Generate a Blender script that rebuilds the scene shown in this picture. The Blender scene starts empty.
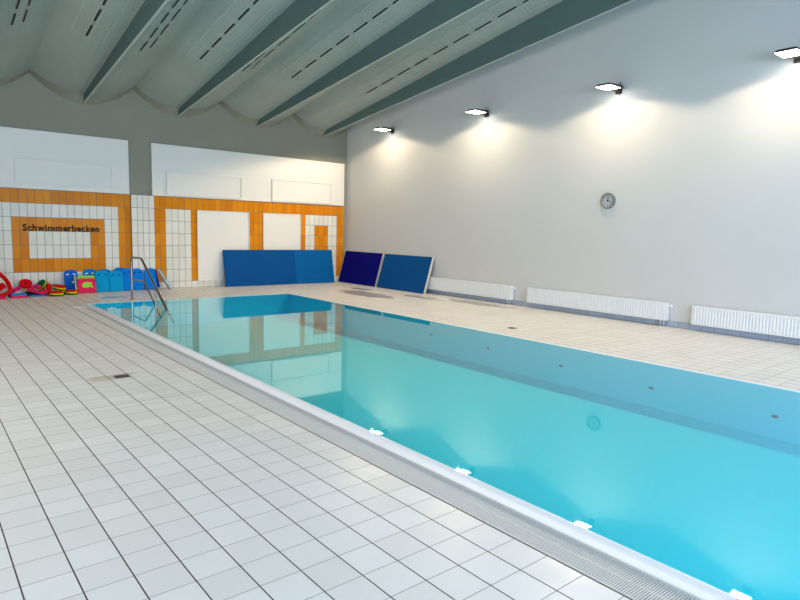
import bpy, math, random
from mathutils import Vector, Matrix
random.seed(7)
R = math.radians
SC = bpy.context.scene
COL = SC.collection

# ------------------------------------------------------------------ camera
YW, XR = 15.636, 10.69            # far wall plane, right wall plane
XL, YN = -3.4, -4.2               # left wall, near wall (behind the camera)
FOC = 598.45
yaw, pitch, roll = R(39.643), R(6.542), R(1.426)
fw = Vector((math.sin(yaw) * math.cos(pitch), math.cos(yaw) * math.cos(pitch), -math.sin(pitch)))
rt = Vector((math.cos(yaw), -math.sin(yaw), 0))
up = rt.cross(fw)
rt2 = rt * math.cos(roll) + up * math.sin(roll)
up2 = up * math.cos(roll) - rt * math.sin(roll)
cd = bpy.data.cameras.new('camera')
cd.sensor_width = 36.0
cd.lens = FOC / 800 * 36.0
cd.clip_start = 0.05
cam = bpy.data.objects.new('camera', cd)
COL.objects.link(cam)
cam.matrix_world = Matrix(((rt2.x, up2.x, -fw.x, 0), (rt2.y, up2.y, -fw.y, 0), (rt2.z, up2.z, -fw.z, 1.6), (0, 0, 0, 1)))
SC.camera = cam

# ------------------------------------------------------------------ world, lights, exposure
w = bpy.data.worlds.new('world')
SC.world = w
w.use_nodes = True
w.node_tree.nodes['Background'].inputs[0].default_value = (0.75, 0.87, 1.0, 1)
w.node_tree.nodes['Background'].inputs[1].default_value = 1.0
SC.view_settings.view_transform = 'Standard'
SC.view_settings.look = 'None'
SC.view_settings.gamma = 1
SC.view_settings.use_curve_mapping = False
SC.view_settings.exposure = 0.16


def area(name, loc, rot, sx, sy, power, col):
    l = bpy.data.lights.new(name, 'AREA')
    l.shape = 'RECTANGLE'
    l.size, l.size_y, l.energy, l.color = sx, sy, power, col
    o = bpy.data.objects.new(name, l)
    o.location, o.rotation_euler = loc, rot
    COL.objects.link(o)
    return o


# added warm fill at the left window band, daylight through windows behind the camera
area('fill_left', (XL - 0.30, 5.6, 2.3), (0, R(-80), 0), 2.4, 7.4, 300, (1.0, 0.95, 0.87))
area('daylight_near', (3.5, YN - 0.30, 2.4), (R(66), 0, 0), 11.0, 2.8, 960, (0.49, 0.70, 1.0))
LAMP_W = 160
LAMP_COL = (1.0, 0.79, 0.52)

# ------------------------------------------------------------------ helpers


class MB:
    def __init__(s):
        s.v, s.f, s.m = [], [], []

    def face(s, pts, mi=0):
        n = len(s.v)
        s.v += [tuple(p) for p in pts]
        s.f.append(tuple(range(n, n + len(pts))))
        s.m.append(mi)

    def mesh(s, verts, faces, mi=0, M=None):
        n = len(s.v)
        s.v += [tuple(M @ Vector(p)) if M is not None else tuple(p) for p in verts]
        for f in faces:
            s.f.append(tuple(n + i for i in f))
            s.m.append(mi)
        return s

    def box(s, a, b, mi=0, M=None):
        x0, y0, z0 = a
        x1, y1, z1 = b
        v = [(x0, y0, z0), (x1, y0, z0), (x1, y1, z0), (x0, y1, z0), (x0, y0, z1), (x1, y0, z1), (x1, y1, z1), (x0, y1, z1)]
        f = [(0, 3, 2, 1), (4, 5, 6, 7), (0, 1, 5, 4), (1, 2, 6, 5), (2, 3, 7, 6), (3, 0, 4, 7)]
        return s.mesh(v, f, mi, M)

    def prism(s, outline, h0, h1, mi=0, M=None):
        n = len(outline)
        v = [(x, y, h0) for x, y in outline] + [(x, y, h1) for x, y in outline]
        f = [tuple(reversed(range(n))), tuple(range(n, 2 * n))]
        f += [(i, (i + 1) % n, n + (i + 1) % n, n + i) for i in range(n)]
        return s.mesh(v, f, mi, M)

    def lathe(s, prof, seg=32, mi=0, M=None, closed=False):
        v, f = [], []
        n = len(prof)
        for i in range(seg):
            a = 2 * math.pi * i / seg
            v += [(r * math.cos(a), r * math.sin(a), z) for r, z in prof]
        for i in range(seg):
            j = (i + 1) % seg
            for k in range(n if closed else n - 1):
                k2 = (k + 1) % n
                f.append((i * n + k, j * n + k, j * n + k2, i * n + k2))
        if not closed:
            if prof[0][0] > 1e-6:
                f.append(tuple(reversed([i * n for i in range(seg)])))
            if prof[-1][0] > 1e-6:
                f.append(tuple(i * n + n - 1 for i in range(seg)))
        return s.mesh(v, f, mi, M)

    def tube(s, pts, r, seg=12, mi=0, caps=True):
        pts = [Vector(p) for p in pts]
        v, f = [], []
        t0 = (pts[1] - pts[0]).normalized()
        ref = Vector((0, 0, 1)) if abs(t0.z) < 0.9 else Vector((1, 0, 0))
        nrm = t0.cross(ref).normalized()
        for i, p in enumerate(pts):
            a = pts[max(i - 1, 0)]
            b = pts[min(i + 1, len(pts) - 1)]
            t = (b - a).normalized()
            nrm = (nrm - t * nrm.dot(t)).normalized()
            bi = t.cross(nrm)
            for k in range(seg):
                an = 2 * math.pi * k / seg
                v.append(p + (nrm * math.cos(an) + bi * math.sin(an)) * r)
        for i in range(len(pts) - 1):
            for k in range(seg):
                k2 = (k + 1) % seg
                f.append((i * seg + k, i * seg + k2, (i + 1) * seg + k2, (i + 1) * seg + k))
        if caps:
            f.append(tuple(reversed(range(seg))))
            f.append(tuple((len(pts) - 1) * seg + k for k in range(seg)))
        return s.mesh(v, f, mi)

    def build(s, name, mats, parent=None, bevel=0, smooth=False, merge=False):
        me = bpy.data.meshes.new(name)
        me.from_pydata(s.v, [], s.f)
        mats = mats if isinstance(mats, (list, tuple)) else [mats]
        for m in mats:
            me.materials.append(m)
        for p, mi in zip(me.polygons, s.m):
            p.material_index = mi
            p.use_smooth = smooth
        me.update()
        o = bpy.data.objects.new(name, me)
        COL.objects.link(o)
        if parent is not None:
            o.parent = parent
        if bevel:
            b = o.modifiers.new('bevel', 'BEVEL')
            b.width, b.segments, b.limit_method, b.angle_limit = bevel, 2, 'ANGLE', R(40)
        if smooth:
            try:
                me.set_sharp_from_angle(angle=R(40))
            except Exception:
                pass
        return o


def tag(o, label, cat, group=None, kind=None):
    o['label'], o['category'] = label, cat
    if group:
        o['group'] = group
    if kind:
        o['kind'] = kind
    return o


def thing(name, label, cat, loc=(0, 0, 0), rot=(0, 0, 0), group=None):
    o = bpy.data.objects.new(name, None)
    o.empty_display_size = 0.1
    COL.objects.link(o)
    o.location, o.rotation_euler = loc, rot
    return tag(o, label, cat, group)


def struct(o):
    o['kind'] = 'structure'
    return o


def copy_tree(o, parent=None):
    c = o.copy()
    COL.objects.link(c)
    if parent is not None:
        c.parent = parent
    for ch in list(o.children):
        copy_tree(ch, c)
    return c


def smooth_path(pts, rad=0.06, n=6):
    """polyline with rounded corners"""
    pts = [Vector(p) for p in pts]
    out = [pts[0]]
    for i in range(1, len(pts) - 1):
        a, b, c = pts[i - 1], pts[i], pts[i + 1]
        d1, d2 = (a - b), (c - b)
        r = min(rad, d1.length * 0.45, d2.length * 0.45)
        p, q = b + d1.normalized() * r, b + d2.normalized() * r
        for k in range(n + 1):
            t = k / n
            out.append(p * (1 - t) ** 2 + b * 2 * t * (1 - t) + q * t * t)
    out.append(pts[-1])
    return out


def srgb(r, g, b):
    f = lambda c: (c / 255 / 12.92) if c / 255 <= 0.04045 else ((c / 255 + 0.055) / 1.055) ** 2.4
    return (f(r), f(g), f(b), 1)


def text_mesh(name, txt, mat, depth=0.006, bold=0.0, spacing=1.0):
    c = bpy.data.curves.new(name, 'FONT')
    c.body = txt
    c.size = 1
    c.align_x = 'CENTER'
    c.offset = bold
    c.space_character = spacing
    c.resolution_u = 4
    t = bpy.data.objects.new(name + '_curve', c)
    COL.objects.link(t)
    dg = bpy.context.evaluated_depsgraph_get()
    me = bpy.data.meshes.new_from_object(t.evaluated_get(dg))
    bpy.data.objects.remove(t)
    xs = [v.co.x for v in me.vertices]
    ys = [v.co.y for v in me.vertices]
    return me, min(xs), max(xs), min(ys), max(ys)


def flat_to_solid(me, d):
    """extrude a flat text mesh along +z by d"""
    import bmesh
    bm = bmesh.new()
    bm.from_mesh(me)
    r = bmesh.ops.extrude_face_region(bm, geom=bm.faces[:])
    bmesh.ops.translate(bm, vec=(0, 0, d), verts=[g for g in r['geom'] if isinstance(g, bmesh.types.BMVert)])
    bmesh.ops.recalc_face_normals(bm, faces=bm.faces[:])
    bm.to_mesh(me)
    bm.free()


# ------------------------------------------------------------------ materials


class NT:
    def __init__(s, name):
        s.mat = bpy.data.materials.new(name)
        s.mat.use_nodes = True
        s.t = s.mat.node_tree
        s.bsdf = s.t.nodes['Principled BSDF']

    def n(s, typ, **kw):
        nd = s.t.nodes.new(typ)
        for k, v in kw.items():
            setattr(nd, k, v)
        return nd

    def l(s, a, b):
        s.t.links.new(a, b)

    def val(s, sock, v):
        if hasattr(v, 'is_linked') or hasattr(v, 'links'):
            s.l(v, sock)
        else:
            sock.default_value = v

    def math(s, op, a, b=0.0, c=None):
        nd = s.n('ShaderNodeMath', operation=op)
        s.val(nd.inputs[0], a)
        s.val(nd.inputs[1], b)
        if c is not None:
            s.val(nd.inputs[2], c)
        return nd.outputs[0]

    def mix(s, fac, a, b):
        nd = s.n('ShaderNodeMix', data_type='RGBA')
        s.val(nd.inputs[0], fac)
        s.val(nd.inputs[6], a)
        s.val(nd.inputs[7], b)
        return nd.outputs[2]

    def mixf(s, fac, a, b):
        nd = s.n('ShaderNodeMix', data_type='FLOAT')
        s.val(nd.inputs[0], fac)
        s.val(nd.inputs[2], a)
        s.val(nd.inputs[3], b)
        return nd.outputs[0]

    def obj(s):
        if not hasattr(s, '_o'):
            s._o = s.n('ShaderNodeTexCoord').outputs['Object']
        return s._o

    def noise(s, scale, detail=3, rough=0.5, vec=None):
        nd = s.n('ShaderNodeTexNoise')
        nd.inputs['Scale'].default_value = scale
        nd.inputs['Detail'].default_value = detail
        nd.inputs['Roughness'].default_value = rough
        s.l(vec if vec is not None else s.obj(), nd.inputs['Vector'])
        return nd.outputs[0]

    def bump(s, h, strength=0.2, dist=0.01):
        b = s.n('ShaderNodeBump')
        b.inputs['Strength'].default_value = strength
        b.inputs['Distance'].default_value = dist
        s.l(h, b.inputs['Height'])
        s.l(b.outputs[0], s.bsdf.inputs['Normal'])

    def map(s, v, a, b, c, d):
        nd = s.n('ShaderNodeMapRange')
        s.val(nd.inputs[0], v)
        for i, x in enumerate((a, b, c, d)):
            nd.inputs[i + 1].default_value = x
        return nd.outputs[0]


def simple(name, col, rough=0.5, metal=0.0, var=0.06, scale=6.0, bump=0.0, spec=0.5, coat=0.0):
    t = NT(name)
    c2 = tuple(max(0, min(1, x * (1 - var * 2))) for x in col[:3]) + (1,)
    t.l(t.mix(t.noise(scale, 4), col, c2), t.bsdf.inputs['Base Color'])
    t.bsdf.inputs['Roughness'].default_value = rough
    t.bsdf.inputs['Metallic'].default_value = metal
    t.bsdf.inputs['Specular IOR Level'].default_value = spec
    t.bsdf.inputs['Coat Weight'].default_value = coat
    if bump:
        t.bump(t.noise(scale * 12, 3), bump, 0.004)
    return t.mat


def floor_material():
    t = NT('floor_tiles')
    sep = t.n('ShaderNodeSeparateXYZ')
    t.l(t.obj(), sep.inputs[0])
    x, y = sep.outputs[0], sep.outputs[1]
    P = 0.2094

    def dist(c, phase):
        a = t.math('DIVIDE', t.math('SUBTRACT', c, phase), P)
        fr = t.math('FRACT', t.math('ADD', a, 100.5))
        return t.math('MULTIPLY', t.math('ABSOLUTE', t.math('SUBTRACT', fr, 0.5)), P), t.math('FLOOR', t.math('ADD', a, 100.0))
    dx, cx = dist(x, 2.407)
    dy, cy = dist(y, 1.906)
    lx = t.map(dx, 0.0026, 0.0042, 1.0, 0.0)
    ly = t.map(dy, 0.0016, 0.0030, 1.0, 0.0)
    comb = t.n('ShaderNodeCombineXYZ')
    t.l(cx, comb.inputs[0])
    t.l(cy, comb.inputs[1])
    wn = t.n('ShaderNodeTexWhiteNoise')
    t.l(comb.outputs[0], wn.inputs[0])
    tile = t.mix(wn.outputs[0], srgb(225, 222, 219), srgb(234, 232, 230))
    tile = t.mix(t.math('MULTIPLY', t.noise(1.3, 5), 0.35), tile, srgb(205, 198, 186))
    # stains and puddles with shapes of their own
    nz = t.noise(3.5, 4)

    def blob(px, py, rx, ry, wob=1.3):
        a = t.math('DIVIDE', t.math('SUBTRACT', x, px), rx)
        b = t.math('DIVIDE', t.math('SUBTRACT', y, py), ry)
        d = t.math('ADD', t.math('MULTIPLY', a, a), t.math('MULTIPLY', b, b))
        d = t.math('ADD', d, t.math('MULTIPLY', t.math('SUBTRACT', nz, 0.5), wob * 2))
        return t.map(d, 0.45, 1.1, 1.0, 0.0)
    wet = blob(8.95, 12.2, 0.42, 1.15)
    for b in ((9.75, 10.9, 0.22, 0.8), (10.05, 9.35, 0.27, 1.0), (3.48, 14.1, 0.3, 0.25), (9.6, 13.3, 0.2, 0.5)):
        wet = t.math('MAXIMUM', wet, blob(*b))
    rust = t.math('MAXIMUM', blob(1.50, 6.66, 0.17, 0.12, 0.7), blob(1.72, 6.72, 0.16, 0.07, 0.6))
    tile = t.mix(t.math('MULTIPLY', rust, 0.40), tile, srgb(140, 112, 90))
    tile = t.mix(t.math('MULTIPLY', wet, 0.34), tile, srgb(140, 132, 120))
    c = t.mix(t.math('MULTIPLY', ly, 0.75), tile, srgb(120, 112, 108))
    c = t.mix(lx, c, srgb(74, 62, 58))
    # two wider movement joints across the deck
    for jy in (7.9, 5.6):
        j = t.map(t.math('ABSOLUTE', t.math('SUBTRACT', y, jy)), 0.006, 0.010, 0.55, 0.0)
        c = t.mix(j, c, srgb(120, 112, 106))
    t.l(c, t.bsdf.inputs['Base Color'])
    gro = t.math('MAXIMUM', lx, ly)
    rr = t.mixf(gro, t.map(t.noise(9, 3), 0.3, 0.7, 0.30, 0.42), 0.85)
    rr = t.mixf(wet, rr, 0.14)
    t.l(rr, t.bsdf.inputs['Roughness'])
    t.bsdf.inputs['Specular IOR Level'].default_value = 0.45
    t.bump(t.math('SUBTRACT', 1.0, gro), 0.35, 0.003)
    return t.mat


def tile_material(name, c1, c2, rough=0.25):
    t = NT(name)
    g = t.n('ShaderNodeNewGeometry')
    col = t.mix(g.outputs['Random Per Island'], c1, c2)
    t.l(t.mix(t.math('MULTIPLY', t.noise(5, 4), 0.3), col, tuple(x * 0.8 for x in c1[:3]) + (1,)), t.bsdf.inputs['Base Color'])
    t.bsdf.inputs['Roughness'].default_value = rough
    t.bsdf.inputs['Specular IOR Level'].default_value = 0.07
    return t.mat


def water_material():
    t = NT('pool_water')
    t.t.nodes.remove(t.bsdf)
    out = t.t.nodes['Material Output']
    tr = t.n('ShaderNodeBsdfTransparent')
    tr.inputs[0].default_value = (0.31, 0.94, 0.985, 1)
    gl = t.n('ShaderNodeBsdfGlossy')
    gl.inputs[0].default_value = (0.82, 0.98, 1.0, 1)
    gl.inputs['Roughness'].default_value = 0.012
    b = t.n('ShaderNodeBump')
    b.inputs['Strength'].default_value = 0.012
    b.inputs['Distance'].default_value = 0.01
    t.l(t.noise(2.2, 3), b.inputs['Height'])
    t.l(b.outputs[0], gl.inputs['Normal'])
    lw = t.n('ShaderNodeLayerWeight')
    p = t.math('POWER', lw.outputs['Facing'], 5.0)
    lw.inputs[0].default_value = 0.5
    f = t.math('ADD', t.math('MULTIPLY', p, 0.955), 0.045)
    mx = t.n('ShaderNodeMixShader')
    t.l(f, mx.inputs[0])
    t.l(tr.outputs[0], mx.inputs[1])
    t.l(gl.outputs[0], mx.inputs[2])
    t.l(mx.outputs[0], out.inputs['Surface'])
    return t.mat


def emit(name, col, strength):
    t = NT(name)
    t.bsdf.inputs['Base Color'].default_value = col
    t.bsdf.inputs['Emission Color'].default_value = col
    t.bsdf.inputs['Emission Strength'].default_value = strength
    return t.mat


M = {}
M['floor'] = floor_material()
M['wallpaint'] = simple('white_wall_paint', srgb(216, 216, 214), 0.6, var=0.02, scale=1.2, bump=0.05)
M['greypaint'] = simple('grey_concrete_paint', srgb(148, 146, 130), 0.7, var=0.05, scale=2.0, bump=0.08)
M['rib'] = simple('shade_tinted_rib_concrete', srgb(92, 116, 112), 0.8, var=0.1, scale=1.5, bump=0.08)  # shade on the rib faces is put into this darker colour
M['leftpaint'] = simple('dark_grey_wall_paint', srgb(110, 114, 112), 0.7, var=0.04)
M['shell'] = simple('grey_concrete_shell', srgb(168, 178, 168), 0.75, var=0.12, scale=1.1, bump=0.10)
M['seam_lit_edge'] = simple('pale_seam_and_lit_rib_edge', srgb(182, 188, 178), 0.75, var=0.05)
M['slot'] = simple('dark_vent_slot', srgb(38, 44, 42), 0.9, var=0.05)
M['board'] = simple('white_board', srgb(238, 234, 226), 0.45, var=0.02, scale=1.5)
M['grout'] = simple('grey_grout', srgb(128, 118, 108), 0.9, var=0.06, scale=20)
M['tilew'] = tile_material('white_wall_tile', srgb(228, 224, 212), srgb(238, 235, 226), 0.22)
M['tileo'] = tile_material('orange_wall_tile', srgb(214, 126, 16), srgb(232, 148, 28), 0.25)
M['tileb'] = tile_material('grey_blue_skirting_tile', srgb(172, 184, 200), srgb(184, 195, 210), 0.3)
M['basin'] = simple('pale_blue_pool_lining', srgb(140, 218, 230), 0.5, var=0.02, scale=1.0)
M['water'] = water_material()
M['coping'] = simple('white_coping', srgb(238, 238, 240), 0.3, var=0.03)
M['grate'] = simple('white_grating_plastic', srgb(212, 206, 198), 0.5, var=0.05)
M['gutter'] = simple('gutter_dark', srgb(84, 80, 78), 0.8)
M['steel'] = simple('polished_stainless_steel', srgb(158, 150, 142), 0.2, metal=1.0, var=0.03)
M['rad'] = simple('white_radiator_enamel', srgb(240, 240, 240), 0.35, var=0.01)
M['chrome'] = simple('valve_chrome', srgb(210, 210, 210), 0.2, metal=1.0)
M['black'] = simple('black_plastic', srgb(22, 20, 20), 0.5)
M['bronze'] = simple('dark_lamp_housing', srgb(52, 44, 36), 0.5, var=0.05)
M['glow'] = emit('lamp_diffuser_glow', (1.0, 0.93, 0.80, 1), 12)
M['drain'] = simple('dark_drain_grid', srgb(60, 52, 48), 0.5)
M['inlet'] = simple('inlet_grey_blue', srgb(60, 130, 160), 0.5)
M['disc'] = simple('teal_drain_cover', srgb(70, 175, 190), 0.5)
M['clockrim'] = simple('clock_rim_grey', srgb(125, 127, 128), 0.4)
M['clockface'] = simple('clock_face_grey', srgb(200, 200, 200), 0.5)
M['hand'] = simple('clock_hand_dark', srgb(30, 22, 26), 0.5)
M['text'] = simple('dark_brown_letters', srgb(38, 24, 18), 0.5)


def foam(name, *c):
    return simple(name, srgb(*c), 0.7, var=0.05, scale=9, bump=0.08, spec=0.1)


M['mat_blue'] = foam('blue_mat_vinyl', 0, 80, 146)
M['mat_blue_b'] = foam('light_blue_mat_vinyl', 0, 96, 162)
M['mat_navy'] = foam('navy_mat_vinyl', 0, 2, 118)
M['mat_edge'] = foam('white_mat_edge', 215, 210, 200)
M['kb_blue'] = foam('kickboard_blue', 10, 102, 212)
M['kb_royal'] = foam('kickboard_royal', 0, 126, 220)
M['kb_teal'] = foam('kickboard_teal', 0, 156, 212)
M['kb_mid'] = foam('kickboard_mid_blue', 0, 126, 208)
M['kb_navy'] = foam('kickboard_navy', 6, 20, 165)
M['kb_cyan'] = foam('kickboard_cyan', 70, 180, 215)
M['foam_white'] = foam('foam_white', 236, 236, 232)
M['foam_red'] = foam('foam_red', 215, 14, 22)
M['foam_pink'] = foam('foam_pink', 235, 36, 92)
M['foam_magenta'] = foam('foam_magenta', 190, 20, 120)
M['foam_yellow'] = foam('foam_yellow', 245, 215, 20)
M['foam_green'] = foam('foam_green', 8, 100, 50)
M['foam_lime'] = foam('foam_lime', 150, 225, 70)
M['foam_sky'] = foam('foam_sky', 20, 130, 215)
M['foam_dark'] = foam('dark_strap', 24, 22, 34)

# ------------------------------------------------------------------ the setting
POOL_L, POOL_R, POOL_F, POOL_N = 2.72, 7.03, 12.68, -1.4
WZ = 0.05                             # water level, lapping over the raised coping
GUT_L = 2.41
DEPTH = -0.49
T = 0.25

m = MB()
for (x0, y0, x1, y1) in ((XL, YN, GUT_L, POOL_F), (XL, POOL_F, XR, YW), (POOL_R, YN, XR, POOL_F), (GUT_L, YN, POOL_R, POOL_N)):
    m.box((x0, y0, -0.16), (x1, y1, 0.0))
struct(m.build('floor', M['floor']))

# pool basin: floor and four sides, lining thickness outwards
m = MB()
m.box((POOL_L - 0.1, POOL_N - 0.1, DEPTH - 0.1), (POOL_R + 0.1, POOL_F + 0.1, DEPTH))
m.box((POOL_L - 0.1, POOL_N, DEPTH), (POOL_L, POOL_F, -0.10))
m.box((POOL_L - 0.004, POOL_N, -0.10), (POOL_L, POOL_F, WZ - 0.002))
m.box((POOL_R, POOL_N, DEPTH), (POOL_R + 0.1, POOL_F, -0.161))
m.box((POOL_L, POOL_F, DEPTH), (POOL_R, POOL_F + 0.1, -0.161))
m.box((POOL_L, POOL_N - 0.1, DEPTH), (POOL_R, POOL_N, -0.161))
# cyan tile bands of the upper edge under the deck slabs
m.box((POOL_R - 0.004, POOL_N, -0.161), (POOL_R, POOL_F, WZ + 0.003))
m.box((POOL_L, POOL_F - 0.004, -0.161), (POOL_R, POOL_F, WZ + 0.003))
struct(m.build('pool_basin', M['basin']))

m = MB()
m.face([(POOL_L, POOL_N, WZ), (POOL_R - 0.004, POOL_N, WZ), (POOL_R - 0.004, POOL_F - 0.004, WZ), (POOL_L, POOL_F - 0.004, WZ)])
wat = m.build('pool_water', M['water'])
tag(wat, 'clear still turquoise water filling the long swimming pool', 'water', kind='stuff')

# gutter channel and the white coping lip along the left side
m = MB()
m.box((GUT_L, POOL_N, -0.16), (POOL_L - 0.05, POOL_F, -0.10))
struct(m.build('trim_1', M['gutter']))
m = MB()
prof = [(-0.050, -0.1), (-0.050, 0.002), (-0.046, 0.008), (-0.040, 0.020), (-0.030, 0.046), (-0.018, WZ + 0.003), (-0.006, WZ + 0.003), (0.0, WZ + 0.001), (0.0, WZ - 0.003), (-0.004, -0.05)]
v, f = [], []
for yy in (POOL_N, POOL_F):
    v += [(POOL_L + a, yy, b) for a, b in prof]
n = len(prof)
f = [(i, i + 1, n + i + 1, n + i) for i in range(n - 1)] + [tuple(range(n)), tuple(reversed(range(n, 2 * n))), (0, n, 2 * n - 1, n - 1)]
m.mesh(v, f)
struct(m.build('trim_2', M['coping'], smooth=True))
# pale edge strip on the far and right sides of the pool
m = MB()
m.box((POOL_L - 0.05, POOL_F, 0.0), (POOL_R + 0.07, POOL_F + 0.06, WZ + 0.004))
m.box((GUT_L, POOL_F, 0.0), (POOL_L - 0.05, POOL_F + 0.06, 0.010))
m.box((POOL_R, POOL_N, 0.0), (POOL_R + 0.07, POOL_F, WZ + 0.004))
struct(m.build('trim_3', M['coping'], bevel=0.002))

# ---- ceiling of sagging concrete shells with a rib in every trough
PER = 2.15
TR0 = 3.363
YA = 3.0                              # apex of the roof


def rise(y):
    return 0.178 * (YW - y) if y > YA else 0.178 * (YW - YA) - 0.178 * (YA - y)


def shell_z(x, y):
    k = round((x - TR0) / PER)
    s = abs(x - (TR0 + k * PER)) / (PER / 2)
    return 4.475 + 0.36 * s ** 2.2 + rise(y)


def lip_z(x):
    k = round((x - TR0) / PER)
    s = abs(x - (TR0 + k * PER)) / (PER / 2)
    return 4.32 + 0.515 * s ** 1.9


xs = []
NX = 14
k0, k1 = -4, 4
for k in range(k0, k1 + 1):
    for i in range(NX):
        x = TR0 + (k - 0.5 + i / NX) * PER
        if XL - 0.25 < x < XR + 0.25:
            xs.append(x)
xs = [XL - 0.25] + [x for x in xs if x < XR + 0.2] + [XR + 0.25]
ys = [YW, YW - 0.22, 14, 12, 10, 8, 6, 4.5, YA, 1.5, -1, YN - 0.25]
m = MB()
v, f = [], []
for y in ys[1:]:
    v += [(x, y, shell_z(x, y)) for x in xs]
nx = len(xs)
for j in range(len(ys) - 2):
    for i in range(nx - 1):
        f.append((j * nx + i, (j + 1) * nx + i, (j + 1) * nx + i + 1, j * nx + i + 1))
base = len(v)
# upper skin so that the roof has thickness
v += [(XL - 0.25, YW, 5.4), (XR + 0.25, YW, 5.4), (XL - 0.25, YA, 5.4 + rise(YA)), (XR + 0.25, YA, 5.4 + rise(YA)), (XL - 0.25, YN - 0.25, 5.4 + rise(YN)), (XR + 0.25, YN - 0.25, 5.4 + rise(YN))]
f += [(base, base + 1, base + 3, base + 2), (base + 2, base + 3, base + 5, base + 4)]
m.mesh(v, f)
# coved lip against the far wall
v = [(x, YW, lip_z(x)) for x in xs] + [(x, YW - 0.22, shell_z(x, YW - 0.22)) for x in xs]
m.mesh(v, [(i, i + nx, i + nx + 1, i + 1) for i in range(nx - 1)], 3)


def ribbon(pts, hw, mi, off):
    """flat strip lying just under the shell"""
    for a, b in zip(pts[:-1], pts[1:]):
        A, B = Vector((a[0], a[1], 0)), Vector((b[0], b[1], 0))
        d = (B - A).normalized()
        nn = Vector((-d.y, d.x, 0)) * hw
        q = []
        for P_ in (A - nn, A + nn, B + nn, B - nn):
            q.append((P_.x, P_.y, shell_z(P_.x, P_.y) - off))
        m.face(q, mi)


for k in range(-2, 4):
    xt = TR0 + k * PER
    for j in range(14):
        y0 = 12.72 - 0.62 * j
        ribbon([(xt - 0.55, y0), (xt - 0.55, y0 - 0.46)], 0.017, 1, 0.012)
        ribbon([(xt + 0.44, y0 + 0.1), (xt + 0.44, y0 - 0.34)], 0.015, 1, 0.012)
        ribbon([(xt + 0.60, y0), (xt + 0.60, y0 - 0.46)], 0.014, 1, 0.012)
        for sx0, sx1 in ((-0.78, -0.58), (-0.50, -0.26)):
            ya, yb = y0 + 0.04, y0 - 0.50
            mid = (sx0 + sx1) / 2
            ribbon([(xt + sx0, ya), (xt + sx0, yb)], 0.012, 2, 0.006)
            for yy in (ya, yb):
                ribbon([(xt + sx0, yy), (xt + mid, yy), (xt + sx1, yy)], 0.010, 2, 0.006)
            ribbon([(xt + sx1, ya), (xt + sx1, yb)], 0.012, 2, 0.006)
struct(m.build('ceiling', [M['shell'], M['slot'], M['seam_lit_edge'], M['greypaint']]))


def rib_z(y):
    return 4.355 + (0.128 * (YW - y) if y > YA else 0.128 * (YW - YA) - 0.128 * (YA - y))


rn = 4
for k in range(-3, 4):
    xt = TR0 + k * PER
    if xt < XL + 0.2:
        continue
    m = MB()
    yy = [YW - 0.002, YA, YN]
    v = []
    for y in yy:
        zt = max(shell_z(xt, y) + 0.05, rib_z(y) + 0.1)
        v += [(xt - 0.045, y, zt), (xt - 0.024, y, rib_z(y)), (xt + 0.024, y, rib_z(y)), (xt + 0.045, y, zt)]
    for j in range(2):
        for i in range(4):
            m.face([v[q] for q in (j * 4 + i, j * 4 + (i + 1) % 4, (j + 1) * 4 + (i + 1) % 4, (j + 1) * 4 + i)], 1 if i == 1 else 0)  # underside takes the paler colour, its lit edge painted in
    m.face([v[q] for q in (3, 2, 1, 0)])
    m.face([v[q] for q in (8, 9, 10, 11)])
    struct(m.build('trim_%d' % rn, [M['rib'], M['seam_lit_edge']]))
    rn += 1

# ---- walls
m = MB()
m.box((XR, YN - T, -0.16), (XR + T, YW + T, 7.6))
struct(m.build('wall_right', M['wallpaint']))
# left wall with a window band
WL0, WL1, WZ0, WZ1 = -1.4, 9.4, 1.1, 3.5
m = MB()
m.box((XL - T, YN - T, -0.16), (XL, WL0, 7.6))
m.box((XL - T, WL1, -0.16), (XL, YW + T, 7.6))
m.box((XL - T, WL0, -0.16), (XL, WL1, WZ0))
m.box((XL - T, WL0, WZ1), (XL, WL1, 7.6))
struct(m.build('wall_left', M['leftpaint']))
NX0, NX1, NZ0, NZ1 = -1.8, 8.8, 1.0, 3.8
m = MB()
m.box((XL, YN - T, -0.16), (NX0, YN, 7.6))
m.box((NX1, YN - T, -0.16), (XR, YN, 7.6))
m.box((NX0, YN - T, -0.16), (NX1, YN, NZ0))
m.box((NX0, YN - T, NZ1), (NX1, YN, 7.6))
struct(m.build('wall_near', M['wallpaint']))
# window frames
m = MB()
for i in range(7):
    y = WL0 + (WL1 - WL0) * i / 6
    m.box((XL - 0.16, y - 0.04, WZ0), (XL - 0.08, y + 0.04, WZ1))
m.box((XL - 0.16, WL0, WZ0), (XL - 0.08, WL1, WZ0 + 0.07))
m.box((XL - 0.16, WL0, WZ1 - 0.07), (XL - 0.08, WL1, WZ1))
struct(m.build('window_1', M['rad']))
m = MB()
for i in range(7):
    x = NX0 + (NX1 - NX0) * i / 6
    m.box((x - 0.04, YN - 0.16, NZ0), (x + 0.04, YN - 0.08, NZ1))
m.box((NX0, YN - 0.16, NZ0), (NX1, YN - 0.08, NZ0 + 0.07))
m.box((NX0, YN - 0.16, NZ1 - 0.07), (NX1, YN - 0.08, NZ1))
struct(m.build('window_2', M['rad']))

# ---- far wall: grey concrete above, tiles below, white plaster band between
RH = 0.3085
ZT = 2.33
m = MB()
m.box((XL, YW, -0.16), (XR, YW + T, 5.5), 0)                       # concrete
m.box((XL, YW - 0.006, 0.0), (4.32, YW, ZT), 1)                    # grout bed
m.box((4.86, YW - 0.006, 0.0), (10.59, YW, ZT), 1)
G = 0.0045


def tile(x0, x1, z0, z1, mi, y=YW - 0.006):
    m.box((x0 + G, y - 0.006, z0 + G), (x1 - G, y, z1 - G), mi)


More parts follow.
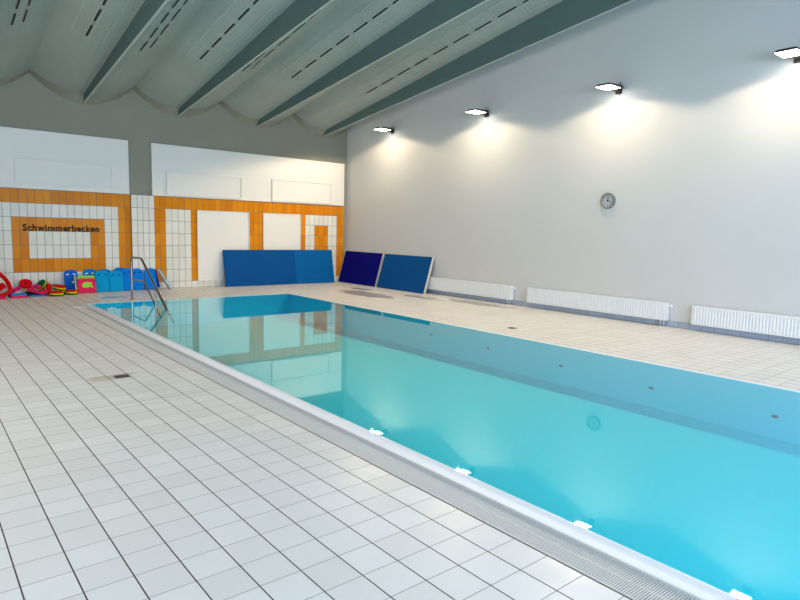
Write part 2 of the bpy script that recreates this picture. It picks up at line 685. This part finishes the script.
def rows():
    z = [ZT - RH * i for i in range(8)]
    return [(z[i + 1], z[i]) for i in range(7)] + [(0.0, z[7])]


rz = rows()
cw = 0.157
for c in range(-33, 16):
    x0 = 1.83 + c * cw
    if x0 < XL:
        continue
    x1 = x0 + cw
    for r, (za, zb) in enumerate(rz):
        o = False
        if r == 0 or c in (14, 15):
            o = True
        if 0 <= c <= 11 and 2 <= r <= 5 and (c in (0, 1, 10, 11) or r in (2, 5)):
            o = True
        if c in (-3, -4) or (c < -8 and (r in (2, 5) or (c in (-9, -10) and 2 <= r <= 5))):
            o = True
        if r == 7:
            o = False
        tile(x0, x1, za, zb, 3 if o else 2)
E1 = [4.86, 5.003, 5.146, 5.31, 5.473, 5.637, 5.80, 5.96]
E2 = [5.96 + (7.42 - 5.96) * i / 9 for i in range(1, 10)]
E3 = [7.42 + (7.845 - 7.42) * i / 3 for i in range(1, 4)]
E4 = [7.845 + (9.05 - 7.845) * i / 8 for i in range(1, 9)]
E5 = [9.22 + (10.33 - 9.22) * i / 7 for i in range(0, 8)]
E = E1 + E2 + E3 + E4 + E5 + [10.46, 10.59]
for x0, x1 in zip(E[:-1], E[1:]):
    xm = (x0 + x1) / 2
    for r, (za, zb) in enumerate(rz):
        o = True
        if r > 0:
            if 5.146 < xm < 5.80:
                o = False
            if 9.22 < xm < 10.33 and not (9.53 < xm < 10.02 and r > 1):
                o = False
        if r == 7:
            o = False
        tile(x0, x1, za, zb, 3 if o else 2)
struct(m.build('wall_far', [M['greypaint'], M['grout'], M['tilew'], M['tileo']]))
# white plaster bands above the tiles
m = MB()
m.box((XL, YW - 0.06, ZT + 0.005), (4.285, YW, 3.615))
m.box((4.825, YW - 0.06, ZT + 0.005), (10.56, YW, 3.615))
struct(m.build('trim_20', M['board'], bevel=0.006))
# pillar: tiled below, grey above
m = MB()
PY = YW - 0.075
m.box((4.315, PY + 0.02, 0.0), (4.86, YW, ZT), 1)
for i in range(4):
    for (za, zb) in rz:
        tile(4.315 + 0.1362 * i, 4.315 + 0.1362 * (i + 1), za, zb, 2, PY + 0.014)
struct(m.build('trim_21', [M['greypaint'], M['grout'], M['tilew']]))
# skirting on the right wall
m = MB()
m.box((XR - 0.006, YN, 0.0), (XR, YW, 0.105), 0)
y = YN
while y < YW - 0.21:
    m.box((XR - 0.014, y + 0.003, 0.004), (XR - 0.006, y + 0.206, 0.102), 1)
    y += 0.2094
struct(m.build('baseboard_right', [M['grout'], M['tileb']]))

# ------------------------------------------------------------------ objects
# ---- mats leaning on the walls


def lean_matrix(along, base, back, topoff, h):
    return None


def floating_mat(label, p0, p1, inward, lean, height, thick, mats, split=None):
    """p0,p1: front bottom corners; lean = horizontal setback of the top towards the wall"""
    p0, p1 = Vector(p0), Vector(p1)
    ax = (p1 - p0).normalized()
    L = (p1 - p0).length
    back = Vector(inward).normalized()
    upv = (Vector((0, 0, 1)) * math.sqrt(max(height ** 2 - lean ** 2, 0.01)) + back * lean).normalized()
    nrm = ax.cross(upv).normalized()
    if nrm.dot(back) > 0:
        nrm = -nrm
    t = thing('floating_mat', label, 'mat', tuple(p0))
    Mx = Matrix((ax, upv, nrm)).transposed().to_4x4()      # local x along, y up the mat, z out of the wall

    def slab(x0, x1, mat_i, name):
        mm = MB()
        mm.box((x0, 0.0, -thick + 0.004), (x1, height, 0.0), 0, Mx)
        o = mm.build(name, mats[mat_i], t, bevel=0.012)
        return o
    if split:
        slab(0, split, 0, 'mat_panel')
        o = slab(split, L, 1, 'mat_panel')
        o['label'] = 'lighter blue end panel'
    else:
        slab(0.012, L - 0.012, 0, 'mat_core')
        mm = MB()
        mm.box((0, 0.0, -thick), (0.012, height + 0.010, 0.003), 0, Mx)
        mm.box((L - 0.012, 0.0, -thick), (L, height + 0.010, 0.003), 0, Mx)
        mm.box((0.012, height, -thick), (L - 0.012, height + 0.012, 0.003), 0, Mx)
        o = mm.build('edge_strip', M['mat_edge'], t)
        o['label'] = 'off-white edging'
    return t


floating_mat('long two-tone blue foam mat leaning on the tiled far wall', (6.62, YW - 0.31, 0.006), (10.09, YW - 0.31, 0.006), (0, 1, 0), 0.19, 1.0, 0.06,
             [M['mat_blue'], M['mat_blue_b']], split=2.15)
floating_mat('dark navy foam mat leaning on the right wall in the corner', (10.34, YW - 0.10, 0.006), (10.34, 13.62, 0.006), (1, 0, 0), 0.27, 0.99, 0.06, [M['mat_navy']])
floating_mat('mid blue foam mat with off-white edge leaning beside the first radiator', (10.32, 13.54, 0.006), (10.32, 11.50, 0.006), (1, 0, 0), 0.285, 0.99, 0.06, [M['mat_blue']])

# ---- white boards on the far wall
def wall_board(label, x0, x1, z0, z1, ywall, th=0.035, rim=0.035):
    t = thing('cover_board', label, 'board', ((x0 + x1) / 2, ywall, z0), group='white boards on the far wall')
    hw, h = (x1 - x0) / 2, z1 - z0
    mm = MB()
    mm.box((-hw + rim, -th * 0.35, rim), (hw - rim, 0, h - rim))
    mm.build('panel', M['board'], t)
    mm = MB()
    mm.box((-hw, -th, 0), (hw, 0, rim))
    mm.box((-hw, -th, h - rim), (hw, 0, h))
    mm.box((-hw, -th, rim), (-hw + rim, 0, h - rim))
    mm.box((hw - rim, -th, rim), (hw, 0, h - rim))
    mm.build('frame', M['board'], t, bevel=0.004)


wall_board('low wide white board above the lettering, left of the pillar', 1.93, 3.915, 2.43, 2.985, YW - 0.06)
wall_board('low wide white board just right of the grey pillar', 5.17, 7.2, 2.37, 2.967, YW - 0.06)
wall_board('low wide white board nearest the right corner, above the orange inset', 8.095, 10.08, 2.37, 2.987, YW - 0.06)
wall_board('tall white board behind the left end of the long blue mat', 5.955, 7.42, 0.16, 2.02, YW - 0.012, 0.035, 0.02)
wall_board('tall white board behind the middle of the long blue mat', 7.845, 9.05, 0.16, 2.02, YW - 0.012, 0.035, 0.02)

# ---- lettering
me, a, b, c, d = text_mesh('wall_lettering', 'Schwimmerbecken', None, bold=0.030, spacing=1.10)
flat_to_solid(me, 0.012)
me.materials.append(M['text'])
o = bpy.data.objects.new('wall_lettering', me)
COL.objects.link(o)
sx = 1.56 / (b - a)
o.scale = (sx, 0.150 / (d - c), 0.5)
o.rotation_euler = (R(90), 0, 0)
o.location = (2.815 - (a + b) / 2 * sx, YW - 0.0115, 1.408 - c * 0.150 / (d - c))
tag(o, 'dark letters reading Schwimmerbecken across the orange tiles', 'lettering')

# ---- wall lamps
lamp_y = (13.40, 9.88, 6.50, 3.50)
lamp_lab = ('glowing wall floodlight nearest the far corner', 'glowing wall floodlight, second from the far corner',
            'glowing wall floodlight high above the round clock', 'glowing wall floodlight cut by the right picture edge')


def make_lamp():
    t = thing('wall_floodlight', '', 'lamp', group='floodlights along the right wall')
    # origin on the wall; -x points into the room
    mm = MB()
    mm.box((-0.012, -0.07, -0.06), (0, 0.07, 0.06))
    mm.box((-0.12, -0.04, -0.02), (-0.01, 0.04, 0.03))
    mm.build('bracket', M['bronze'], t, bevel=0.004)
    mm = MB()
    mm.mesh([(-0.12, -0.17, 0.0), (-0.12, 0.17, 0.0), (-0.58, 0.17, 0.0), (-0.58, -0.17, 0.0),
             (-0.12, -0.15, 0.06), (-0.12, 0.15, 0.06), (-0.54, 0.12, 0.045), (-0.54, -0.12, 0.045)],
            [(0, 1, 5, 4), (1, 2, 6, 5), (2, 3, 7, 6), (3, 0, 4, 7), (4, 5, 6, 7), (0, 3, 2, 1)])
    mm.build('housing', M['bronze'], t, bevel=0.006)
    mm = MB()
    mm.mesh([(-0.19, -0.15, -0.002), (-0.19, 0.15, -0.002), (-0.56, 0.15, -0.002), (-0.56, -0.15, -0.002),
             (-0.24, -0.11, -0.016), (-0.24, 0.11, -0.016), (-0.51, 0.11, -0.016), (-0.51, -0.11, -0.016)],
            [(0, 1, 2, 3), (0, 4, 5, 1), (1, 5, 6, 2), (2, 6, 7, 3), (3, 7, 4, 0), (4, 7, 6, 5)])
    o = mm.build('diffuser', M['glow'], t)
    o['label'] = 'bright glowing glass'
    mm = MB()
    mm.tube([(-0.005, -0.05, 0.03), (-0.03, -0.055, 0.11), (-0.06, -0.05, 0.14), (-0.09, -0.045, 0.10), (-0.10, -0.04, 0.03)], 0.005, 6)
    mm.tube([(-0.005, -0.05, -0.03), (-0.05, -0.055, -0.10), (-0.11, -0.05, -0.09), (-0.13, -0.045, 0.0)], 0.005, 6)
    mm.build('cable', M['black'], t)
    return t


lamp0 = make_lamp()
for i, (y, lab) in enumerate(zip(lamp_y, lamp_lab)):
    t = lamp0 if i == 0 else copy_tree(lamp0)
    t.location = (XR, y, 4.37)
    t['label'] = lab
    l = bpy.data.lights.new('lamp_light', 'SPOT')
    l.energy, l.color = LAMP_W, LAMP_COL
    l.spot_size, l.spot_blend = R(158), 0.2
    l.shadow_soft_size = 0.06
    lo = bpy.data.objects.new('lamp_light', l)
    lo.location = (XR - 0.52, y, 4.37 - 0.06)
    lo.rotation_euler = (0, R(0), 0)
    COL.objects.link(lo)
    # floodlight optics: little light straight at the wall, more outwards and down
    l.use_nodes = True
    nt = l.node_tree
    em = nt.nodes['Emission']
    tc = nt.nodes.new('ShaderNodeTexCoord')
    sp = nt.nodes.new('ShaderNodeSeparateXYZ')
    nt.links.new(tc.outputs['Normal'], sp.inputs[0])
    m1 = nt.nodes.new('ShaderNodeMath')
    m1.operation = 'SUBTRACT'
    m1.inputs[0].default_value = 1.02
    nt.links.new(sp.outputs[0], m1.inputs[1])
    m2 = nt.nodes.new('ShaderNodeMath')
    m2.operation = 'POWER'
    m2.inputs[1].default_value = 1.5
    nt.links.new(m1.outputs[0], m2.inputs[0])
    nt.links.new(m2.outputs[0], em.inputs['Strength'])

# ---- clock
ck = thing('wall_clock', 'round grey wall clock on the white right wall', 'clock', (XR, 6.575, 2.295), (R(90), 0, R(-90)))
mm = MB()
mm.lathe([(0.155, 0.0), (0.158, 0.03), (0.150, 0.045), (0.134, 0.045), (0.130, 0.030), (0.130, 0.0)], 40)
mm.build('rim', M['clockrim'], ck, smooth=True)
mm = MB()
mm.lathe([(0.131, 0.004), (0.131, 0.026)], 40)
mm.build('clock_face', M['clockface'], ck)
for h in range(1, 13):
    mm = MB()
    me, a, b, c, d = text_mesh('n', str(h), None, bold=0.02)
    s = 0.034 / (d - c)
    an = R(90 - 30 * h)
    px, py = 0.103 * math.cos(an), 0.103 * math.sin(an)
    mm.mesh([((v.co.x - (a + b) / 2) * s + px, (v.co.y - (c + d) / 2) * s + py, 0.028) for v in me.vertices], [tuple(p.vertices) for p in me.polygons])
    bpy.data.meshes.remove(me)
    mm.build('numeral', M['hand'], ck)


def hand(name, ang, L, wd, z):
    mm = MB()
    Mr = Matrix.Rotation(R(90 - ang), 4, 'Z')
    mm.mesh([(-0.02, -wd, z), (L, -wd * 0.6, z), (L, wd * 0.6, z), (-0.02, wd, z), (-0.02, -wd, z + 0.003), (L, -wd * 0.6, z + 0.003), (L, wd * 0.6, z + 0.003), (-0.02, wd, z + 0.003)],
            [(0, 3, 2, 1), (4, 5, 6, 7), (0, 1, 5, 4), (1, 2, 6, 5), (2, 3, 7, 6), (3, 0, 4, 7)], 0, Mr)
    mm.build(name, M['hand'], ck)


hand('hour_hand', 8, 0.065, 0.010, 0.031)
hand('minute_hand', 104, 0.098, 0.007, 0.035)

# ---- radiators


def make_radiator():
    t = thing('radiator', '', 'radiator', group='radiators along the right wall')
    # local: x from wall into the room is -x, y from 0 to L along the wall, near end at y=0
    L, Z0, Z1, D0, D1 = 3.16, 0.11, 0.43, -0.035, -0.125
    mm = MB()
    v, f = [], []
    n = int(L / 0.0125)
    for i in range(n + 1):
        y = 0.02 + (L - 0.04) * i / n
        x = D1 - 0.004 + (0.009 if (i % 4) in (0, 3) else 0.0)
        v += [(x, y, Z0 + 0.03), (x, y, Z1 - 0.035)]
    for i in range(n):
        f.append((2 * i, 2 * i + 1, 2 * i + 3, 2 * i + 2))
    mm.mesh(v, f)
    mm.box((D1 + 0.006, 0.004, Z0), (D1 + 0.020, L - 0.004, Z1 - 0.004))
    mm.box((D1 - 0.003, 0.0, Z0), (D1 + 0.010, L, Z0 + 0.03))
    mm.box((D1 - 0.003, 0.0, Z1 - 0.035), (D1 + 0.010, L, Z1 - 0.002))
    mm.build('front_panel', M['rad'], t)
    mm = MB()
    mm.box((D0, 0.0, Z0), (D0 + 0.014, L, Z1 - 0.004))
    mm.build('back_panel', M['rad'], t)
    mm = MB()
    mm.box((D1 + 0.002, 0.0, Z1 - 0.004), (D0 + 0.012, L, Z1 + 0.004))
    mm.build('top_grille', M['rad'], t, bevel=0.002)
    for y0 in (-0.003, L - 0.005):
        mm = MB()
        mm.box((D1 + 0.002, y0, Z0 + 0.005), (D0 + 0.012, y0 + 0.008, Z1))
        mm.build('side_panel', M['rad'], t, bevel=0.002)
    for y0 in (0.35, L - 0.35):
        mm = MB()
        mm.box((D0 + 0.010, y0 - 0.02, Z0 + 0.03), (-0.001, y0 + 0.02, Z1 - 0.05))
        mm.build('wall_bracket', M['rad'], t)
    mm = MB()
    Mv = Matrix.Translation((-0.08, -0.003, Z1 - 0.05)) @ Matrix.Rotation(R(90), 4, 'X')
    mm.lathe([(0.010, 0.0), (0.010, 0.03), (0.021, 0.032), (0.023, 0.07), (0.018, 0.085), (0.0, 0.085)], 16, 0, Mv)
    mm.build('valve', M['rad'], t, smooth=True)
    for y0 in (0.05, 0.11):
        mm = MB()
        mm.tube([(-0.08, y0, 0.0), (-0.08, y0, Z0 + 0.01)], 0.012, 10)
        mm.lathe([(0.018, 0.0), (0.018, 0.012), (0.012, 0.016)], 12, 0, Matrix.Translation((-0.08, y0, 0.0)))
        mm.build('pipe', M['chrome'], t, smooth=True)
    return t


r0 = make_radiator()
for i, (y, lab) in enumerate(((8.82, 'low white radiator running behind the mid blue mat'), (5.20, 'low white radiator in full view under the clock'),
                              (1.58, 'low white radiator cut by the right picture edge'))):
    t = r0 if i == 0 else copy_tree(r0)
    t.location = (XR, y, 0)
    t['label'] = lab

# ---- overflow grate
m = MB()
G0, G1 = GUT_L + 0.010, POOL_L - 0.056
y = POOL_N + 0.01
while y < POOL_F - 0.015:
    m.box((G0 + 0.012, y, -0.024), (G1 - 0.012, y + 0.0070, -0.003))
    y += 0.0124
for x0 in (G0, (G0 + G1) / 2 - 0.006, G1 - 0.012):
    m.box((x0, POOL_N + 0.005, -0.03), (x0 + 0.012, POOL_F - 0.005, -0.0045 if x0 not in (G0, G1 - 0.012) else -0.002))
for i in range(8):
    yy = POOL_N + 0.3 + i * 1.95
    m.box((G0 + 0.03, yy, -0.10), (G1 - 0.03, yy + 0.03, -0.03))
tag(m.build('overflow_grate', M['grate']), 'pale slatted overflow grate along the left pool edge', 'grate')

# ---- handrail at the far end of the pool
hr = thing('pool_handrail', 'stainless steel handrail leading into the far end of the pool', 'handrail', (3.72, 13.53, 0.0))
XH = 0.0
mm = MB()
mm.tube(smooth_path([(0, 0, 0.0), (0, 0, 0.905), (0, -0.70, 0.925), (0, -2.55, -0.16)], 0.10), 0.023, 12)
mm.build('top_rail', M['steel'], hr, smooth=True)
mm = MB()
mm.tube(smooth_path([(0, 0.0, 0.44), (0, -0.89, 0.46), (0, -1.85, -0.16)], 0.06), 0.016, 10)
mm.build('middle_rail', M['steel'], hr, smooth=True)
mm = MB()
mm.tube([(0, -1.58, DEPTH), (0, -1.58, 0.41)], 0.020, 12)
mm.build('post', M['steel'], hr, smooth=True)
mm = MB()
mm.lathe([(0.055, 0.0), (0.055, 0.008), (0.028, 0.020), (0.0, 0.020)], 20)
mm.build('foot_flange', M['steel'], hr, smooth=True)

# ---- drains, inlets
def floor_drain(label, x, y):
    t = thing('floor_drain', label, 'drain', (x, y, 0.0), group='floor drains')
    mm = MB()
    mm.box((-0.075, -0.075, 0.0), (0.075, 0.075, 0.002))
    mm.build('drain_plate', M['steel'], t)
    mm = MB()
    for i in range(5):
        mm.box((-0.06, -0.056 + i * 0.025, 0.002), (0.06, -0.044 + i * 0.025, 0.0035))
    mm.build('drain_slots', M['drain'], t)


floor_drain('small square floor drain with a brown stain on the left deck', 1.70, 6.64)
floor_drain('small square floor drain on the deck right of the pool', 7.96, 6.58)

inl = None
for i, (y, z, lab) in enumerate(((7.6, -0.18, 'tiny dark inlet nozzle in the pool side, farthest from the camera'), (6.27, -0.20, 'tiny dark inlet nozzle in the pool side, second farthest'),
                                 (4.90, -0.22, 'dark inlet nozzle in the pool side, below the middle radiator'), (3.57, -0.245, 'dark inlet nozzle in the pool side, second from the right picture edge'),
                                 (2.20, -0.25, 'dark inlet nozzle in the pool side nearest the right picture edge'))):
    if inl is None:
        inl = thing('pool_inlet', '', 'inlet', group='inlets in the right pool side')
        mm = MB()
        Mi = Matrix.Rotation(R(-90), 4, 'Y')
        mm.lathe([(0.034, 0.0), (0.034, 0.008), (0.022, 0.011), (0.019, 0.005), (0.0, 0.005)], 20, 0, Mi)
        mm.build('ring', M['inlet'], inl, smooth=True)
        mm = MB()
        mm.lathe([(0.017, 0.005), (0.013, 0.012), (0.0, 0.014)], 16, 0, Mi)
        mm.build('nozzle', M['drain'], inl, smooth=True)
        t = inl
    else:
        t = copy_tree(inl)
    t.location = (POOL_R - 0.005, y, z)
    t.scale = (1, 1.15, 0.5)
    t['label'] = lab

# ---- kickboards
def board_outline(wd, h, top=0.75, bot=0.16, n=14):
    """rounded board standing on y=0, superellipse shoulders at the top"""
    hw = wd / 2
    pts = []
    rt_ = hw * top
    rb = hw * bot
    for k in range(n + 1):
        a = -math.pi / 2 + (math.pi / 2) * k / n
        pts.append((hw - rb + rb * math.cos(a), rb + rb * math.sin(a)))
    for k in range(n + 1):
        a = (math.pi / 2) * k / n
        pts.append((hw - rt_ + rt_ * math.cos(a), h - rt_ + rt_ * math.sin(a)))
    pts += [(-x, y) for x, y in reversed(pts)]
    out = []
    for p in pts:
        if not out or (Vector(p) - Vector(out[-1])).length > 1e-4:
            out.append(p)
    return out


def kickboard(label, x, y, wd, h, lean, mat, slot=None, yaw=0, roll=0, th=0.036, rim=None, dot=False, top=0.75):
    t = thing('kickboard', label, 'kickboard', (x, y, 0.0), (0, 0, 0), 'kickboards leaning along the far wall')
    # local frame: x across, y up, z out of the wall (towards the pool)
    Mx = Matrix.Rotation(R(yaw), 4, 'Z') @ Matrix.Rotation(R(roll), 4, 'Y') @ Matrix.Rotation(R(90 - lean), 4, 'X')
    outl = board_outline(wd, h, top)
    # lowest point onto the floor
    low = min((Mx @ Vector((a, b, c))).z for a, b in outl for c in (-th, 0))
    Mx = Matrix.Translation((0, 0, -low + 0.002)) @ Mx
    mm = MB()
    mm.prism(outl, -th, 0, 0, Mx)
    mm.build('foam_board', mat, t, bevel=0.006)
    if slot:
        for s in (-1, 1):
            mm = MB()
            cx, cy = s * wd * 0.24, h * 0.80
            sl = []
            for k in range(16):
                a = 2 * math.pi * k / 16
                px, py = 0.038 * math.cos(a), 0.013 * math.sin(a)
                ca, sa = math.cos(-s * 0.35), math.sin(-s * 0.35)
                sl.append((cx + px * ca - py * sa, cy + px * sa + py * ca))
            mm.prism(sl, -0.01, 0.0015, 0, Mx)
            mm.build('grip_slot', slot, t)
    if dot:
        mm = MB()
        sl = [(0.03 + 0.026 * math.cos(2 * math.pi * k / 16), h * 0.45 + 0.026 * math.sin(2 * math.pi * k / 16)) for k in range(16)]
        mm.prism(sl, -0.005, 0.0015, 0, Mx)
        o = mm.build('badge', M['foam_white'], t)
        o['label'] = 'white round badge'
    if rim:
        mm = MB()
        mm.prism(outl, -th - 0.014, -th, 0, Mx)
        o = mm.build('foam_backing', rim, t)
    return t


DS = M['kb_navy']
kickboard('dark blue kickboard with pale grip slots and a white dot', 2.945, 15.44, 0.29, 0.53, 15, M['kb_blue'], M['foam_white'], dot=True)
kickboard('blue kickboard peeking over the pink play mat', 3.345, 15.47, 0.29, 0.54, 13, M['kb_mid'], M['foam_white'])
kickboard('bright teal kickboard just right of the pink play mat, standing in front', 3.575, 15.31, 0.30, 0.50, 14, M['kb_teal'], DS, top=0.5)
kickboard('teal kickboard mostly hidden between two brighter teal ones', 3.66, 15.42, 0.29, 0.53, 13, M['kb_mid'], None)
kickboard('bright teal kickboard, second in front and left of the rail post', 3.88, 15.30, 0.30, 0.49, 14, M['kb_teal'], DS, yaw=2, top=0.5)
kickboard('blue kickboard with a round top peeking out left of the rail post', 4.01, 15.45, 0.29, 0.56, 13, M['kb_mid'], None)
kickboard('royal blue kickboard tilted to the left behind the rail post', 4.20, 15.36, 0.29, 0.53, 13, M['kb_royal'], DS, roll=-9)
kickboard('royal blue kickboard just right of the rail post', 4.40, 15.41, 0.28, 0.53, 13, M['kb_royal'], DS, roll=-2)
kickboard('royal blue kickboard turned slightly, seen through the sloping rail', 4.70, 15.36, 0.27, 0.53, 15, M['kb_royal'], None, yaw=-10, roll=-5)
kickboard('navy kickboard behind the sloping rail, leaning right', 4.83, 15.52, 0.24, 0.55, 6, M['kb_navy'], None, roll=-10)
kickboard('thin cyan and white kickboard seen edge-on at the right end of the row', 5.18, 15.42, 0.24, 0.58, 30, M['kb_cyan'], None, yaw=88, th=0.022, rim=M['foam_white'])

# ---- puzzle play mats
def puzzle_outline(wd, h, teeth, amp, sides=(1, 1, 1, 1)):
    """rectangle with square teeth"""
    pts = []
    cs = [(0, 0), (wd, 0), (wd, h), (0, h)]
    for e in range(4):
        a, b = Vector(cs[e]), Vector(cs[(e + 1) % 4])
        d = (b - a)
        nn = Vector((d.y, -d.x)).normalized() * amp * sides[e]
        for k in range(teeth):
            for q, off in ((0.0, 0), (0.25, 0), (0.25, 1), (0.75, 1), (0.75, 0)):
                p = a + d * ((k + q) / teeth) + nn * off
                pts.append((p.x, p.y))
    out = []
    for p in pts:
        if not out or (Vector(p) - Vector(out[-1])).length > 1e-5:
            out.append(p)
    return out


def puzzle_mat(label, x, y, wd, h, lean, yaw, mat, inset=None, th=0.02):
    t = thing('puzzle_mat', label, 'play mat', (x, y, 0.0), (0, 0, R(yaw)), 'foam puzzle mats')
    Mx = Matrix.Translation((0, 0, 0.024)) @ Matrix.Rotation(R(90 - lean), 4, 'X')
    mm = MB()
    mm.prism([(a - wd / 2, b) for a, b in puzzle_outline(wd, h, 7, 0.02)], -th, 0, 0, Mx)
    mm.build('foam_tile', mat, t)
    if inset:
        mm = MB()
        body = [(-0.105, 0.11), (-0.07, 0.085), (-0.02, 0.09), (0.03, 0.085), (0.035, 0.105), (0.06, 0.12), (0.10, 0.075), (0.125, 0.085),
                (0.10, 0.135), (0.085, 0.175), (0.105, 0.205), (0.07, 0.20), (0.045, 0.215), (0.0, 0.22), (-0.06, 0.215), (-0.095, 0.185), (-0.115, 0.15)]
        mm.prism([(a + 0.01, b + 0.02) for a, b in body], -0.004, 0.003, 0, Mx)
        o = mm.build('inset_shape', inset, t)
        o['label'] = 'lime green cut-out shape'
    return t


puzzle_mat('pink-red foam puzzle mat with a lime green shape in it', 3.205, 15.20, 0.35, 0.31, 12, 0, M['foam_pink'], M['foam_lime'])
puzzle_mat('lime green foam puzzle mat showing its teeth above the pink one', 3.21, 15.255, 0.35, 0.37, 12, 0, M['foam_lime'])
puzzle_mat('yellow foam puzzle mat seen edge-on left of the pink one', 3.00, 15.26, 0.20, 0.36, 4, 80, M['foam_yellow'])

# ---- swim discs (three foam layers with a hole)
def swim_disc(label, loc, rot, order=('foam_green', 'foam_yellow', 'foam_red'), r=0.15, h=0.035):
    t = thing('swim_disc', label, 'swim disc', loc, tuple(R(a) for a in rot), 'red, yellow and green swim discs')
    for i, c in enumerate(order):
        mm = MB()
        z0, z1 = i * h, (i + 1) * h
        ri = 0.028
        e = 0.010
        mm.lathe([(ri, z0), (r - e, z0), (r, z0 + e), (r, z1 - e), (r - e, z1), (ri, z1)], 28, 0, None, closed=True)
        mm.build('foam_layer', M[c], t, smooth=True)
    return t


swim_disc('striped swim disc lying in front of the dark blue kickboard', (2.86, 15.08, 0.002), (0, 0, 0), r=0.115, h=0.032)
swim_disc('striped swim disc lying frontmost in the pile, alone on the floor', (2.53, 14.93, 0.002), (0, 0, 20), r=0.14, h=0.03)
swim_disc('striped swim disc tipped on top of the green one', (2.63, 15.24, 0.115), (10, 12, 0), r=0.135, h=0.028)
swim_disc('green swim disc with yellow top under the tipped striped one', (2.63, 15.25, 0.002), (0, 0, 0), ('foam_green', 'foam_green', 'foam_yellow'), r=0.135, h=0.026)
swim_disc('red swim disc with a yellow rim leaning up at the left of the pile', (2.02, 15.44, 0.20), (42, -12, 10), ('foam_yellow', 'foam_red', 'foam_red'), r=0.125, h=0.032)
swim_disc('green and yellow striped swim disc standing on edge in the pile', (2.40, 15.46, 0.15), (18, -52, 0), ('foam_green', 'foam_yellow', 'foam_green', 'foam_yellow', 'foam_green'), r=0.125, h=0.028)

# ---- red foam noodle bent to a V
mm = MB()
mm.tube(smooth_path([(1.14, 15.56, 0.94), (1.66, 15.20, 0.34), (1.70, 15.02, 0.12), (1.52, 14.92, 0.05), (0.9, 15.0, 0.05)], 0.12), 0.042, 14)
tag(mm.build('pool_noodle', M['foam_red'], smooth=True), 'bent red foam noodle at the left picture edge', 'noodle')

# ---- foam buoyancy belts and straps
def swim_belt(label, pts, n, mat, bw=0.10, bh=0.075, bt=0.05):
    P = smooth_path(pts, 0.12, 8)
    L = [0]
    for a, b in zip(P[:-1], P[1:]):
        L.append(L[-1] + (b - a).length)

    def at(s):
        for i in range(len(P) - 1):
            if L[i + 1] >= s:
                q = (s - L[i]) / max(1e-6, L[i + 1] - L[i])
                return P[i].lerp(P[i + 1], q), (P[i + 1] - P[i]).normalized()
        return P[-1], (P[-1] - P[-2]).normalized()
    org = P[0].copy()
    org.z = 0
    t = thing('swim_belt', label, 'swim belt', tuple(org), (0, 0, 0), 'foam swim belts in the pile')
    for i in range(n):
        p, d = at(L[-1] * (i + 0.5) / n)
        side = Vector((-d.y, d.x, 0)).normalized()
        upv = d.cross(side).normalized()
        if upv.z < 0:
            upv = -upv
        Mx = Matrix.Translation(p - org) @ Matrix((d, side, upv)).transposed().to_4x4()
        mm = MB()
        mm.box((-bw / 2, -bt / 2, -bh / 2), (bw / 2, bt / 2, bh / 2), 0, Mx)
        mm.build('foam_block', mat if not isinstance(mat, (list, tuple)) else mat[i % len(mat)], t, bevel=0.012)
    mm = MB()
    mm.tube([p - org for p in P], 0.010, 8)
    mm.build('strap', M['foam_dark'], t)
    return t


swim_belt('pink foam swim belt curled at the front of the pile', [(2.00, 15.10, 0.15), (2.14, 15.02, 0.11), (2.26, 14.98, 0.07), (2.37, 15.02, 0.07), (2.33, 15.12, 0.13)], 6, M['foam_pink'], 0.085, 0.07)
swim_belt('magenta and pink swim belt lying behind the blue slab', [(1.70, 15.20, 0.08), (1.80, 15.22, 0.14), (1.90, 15.24, 0.19)], 3, [M['foam_magenta'], M['foam_pink']], 0.08, 0.08, 0.06)
swim_belt('red swim belt heaped behind the bent noodle', [(1.42, 15.36, 0.08), (1.54, 15.38, 0.18), (1.62, 15.40, 0.24)], 3, M['foam_red'], 0.10, 0.12, 0.07)
swim_belt('pink swim belt lying behind the curled one against the tiles', [(2.10, 15.24, 0.16), (2.18, 15.23, 0.20), (2.27, 15.23, 0.17)], 3, [M['foam_pink'], M['foam_magenta']], 0.08, 0.08, 0.05)


def float_slab(label, x, y, z, sx, sy, sz, yaw, mats, pitch=0, cat='foam slab'):
    t = thing('foam_float', label, cat, (x, y, z), (R(pitch), 0, R(yaw)))
    n = len(mats)
    for i, mt in enumerate(mats):
        mm = MB()
        mm.box((-sx / 2, -sy / 2, sz * i / n), (sx / 2, sy / 2, sz * (i + 1) / n))
        mm.build('foam_layer', mt, t, bevel=0.008)
    return t


float_slab('flat blue topped foam slab with a pink base at the front left', 1.81, 14.88, 0.002, 0.28, 0.17, 0.085, 5, [M['foam_pink'], M['foam_sky']])
float_slab('flat blue foam slab under the pink belt', 2.20, 15.02, 0.002, 0.32, 0.16, 0.028, -6, [M['foam_sky']])
float_slab('red foam block beside the striped discs', 2.435, 15.24, 0.002, 0.075, 0.10, 0.24, 8, [M['foam_red']], cat='foam block')
float_slab('dark foam slab in the shadow under the pile', 2.17, 15.25, 0.002, 0.36, 0.20, 0.08, 3, [M['foam_dark']])
float_slab('dark foam slab behind the blue topped one, under the magenta belt', 1.78, 15.10, 0.002, 0.26, 0.16, 0.05, -4, [M['foam_dark']])
float_slab('small pink foam piece lying at the left picture edge', 1.45, 14.74, 0.002, 0.22, 0.12, 0.05, -10, [M['foam_pink']], cat='foam piece')
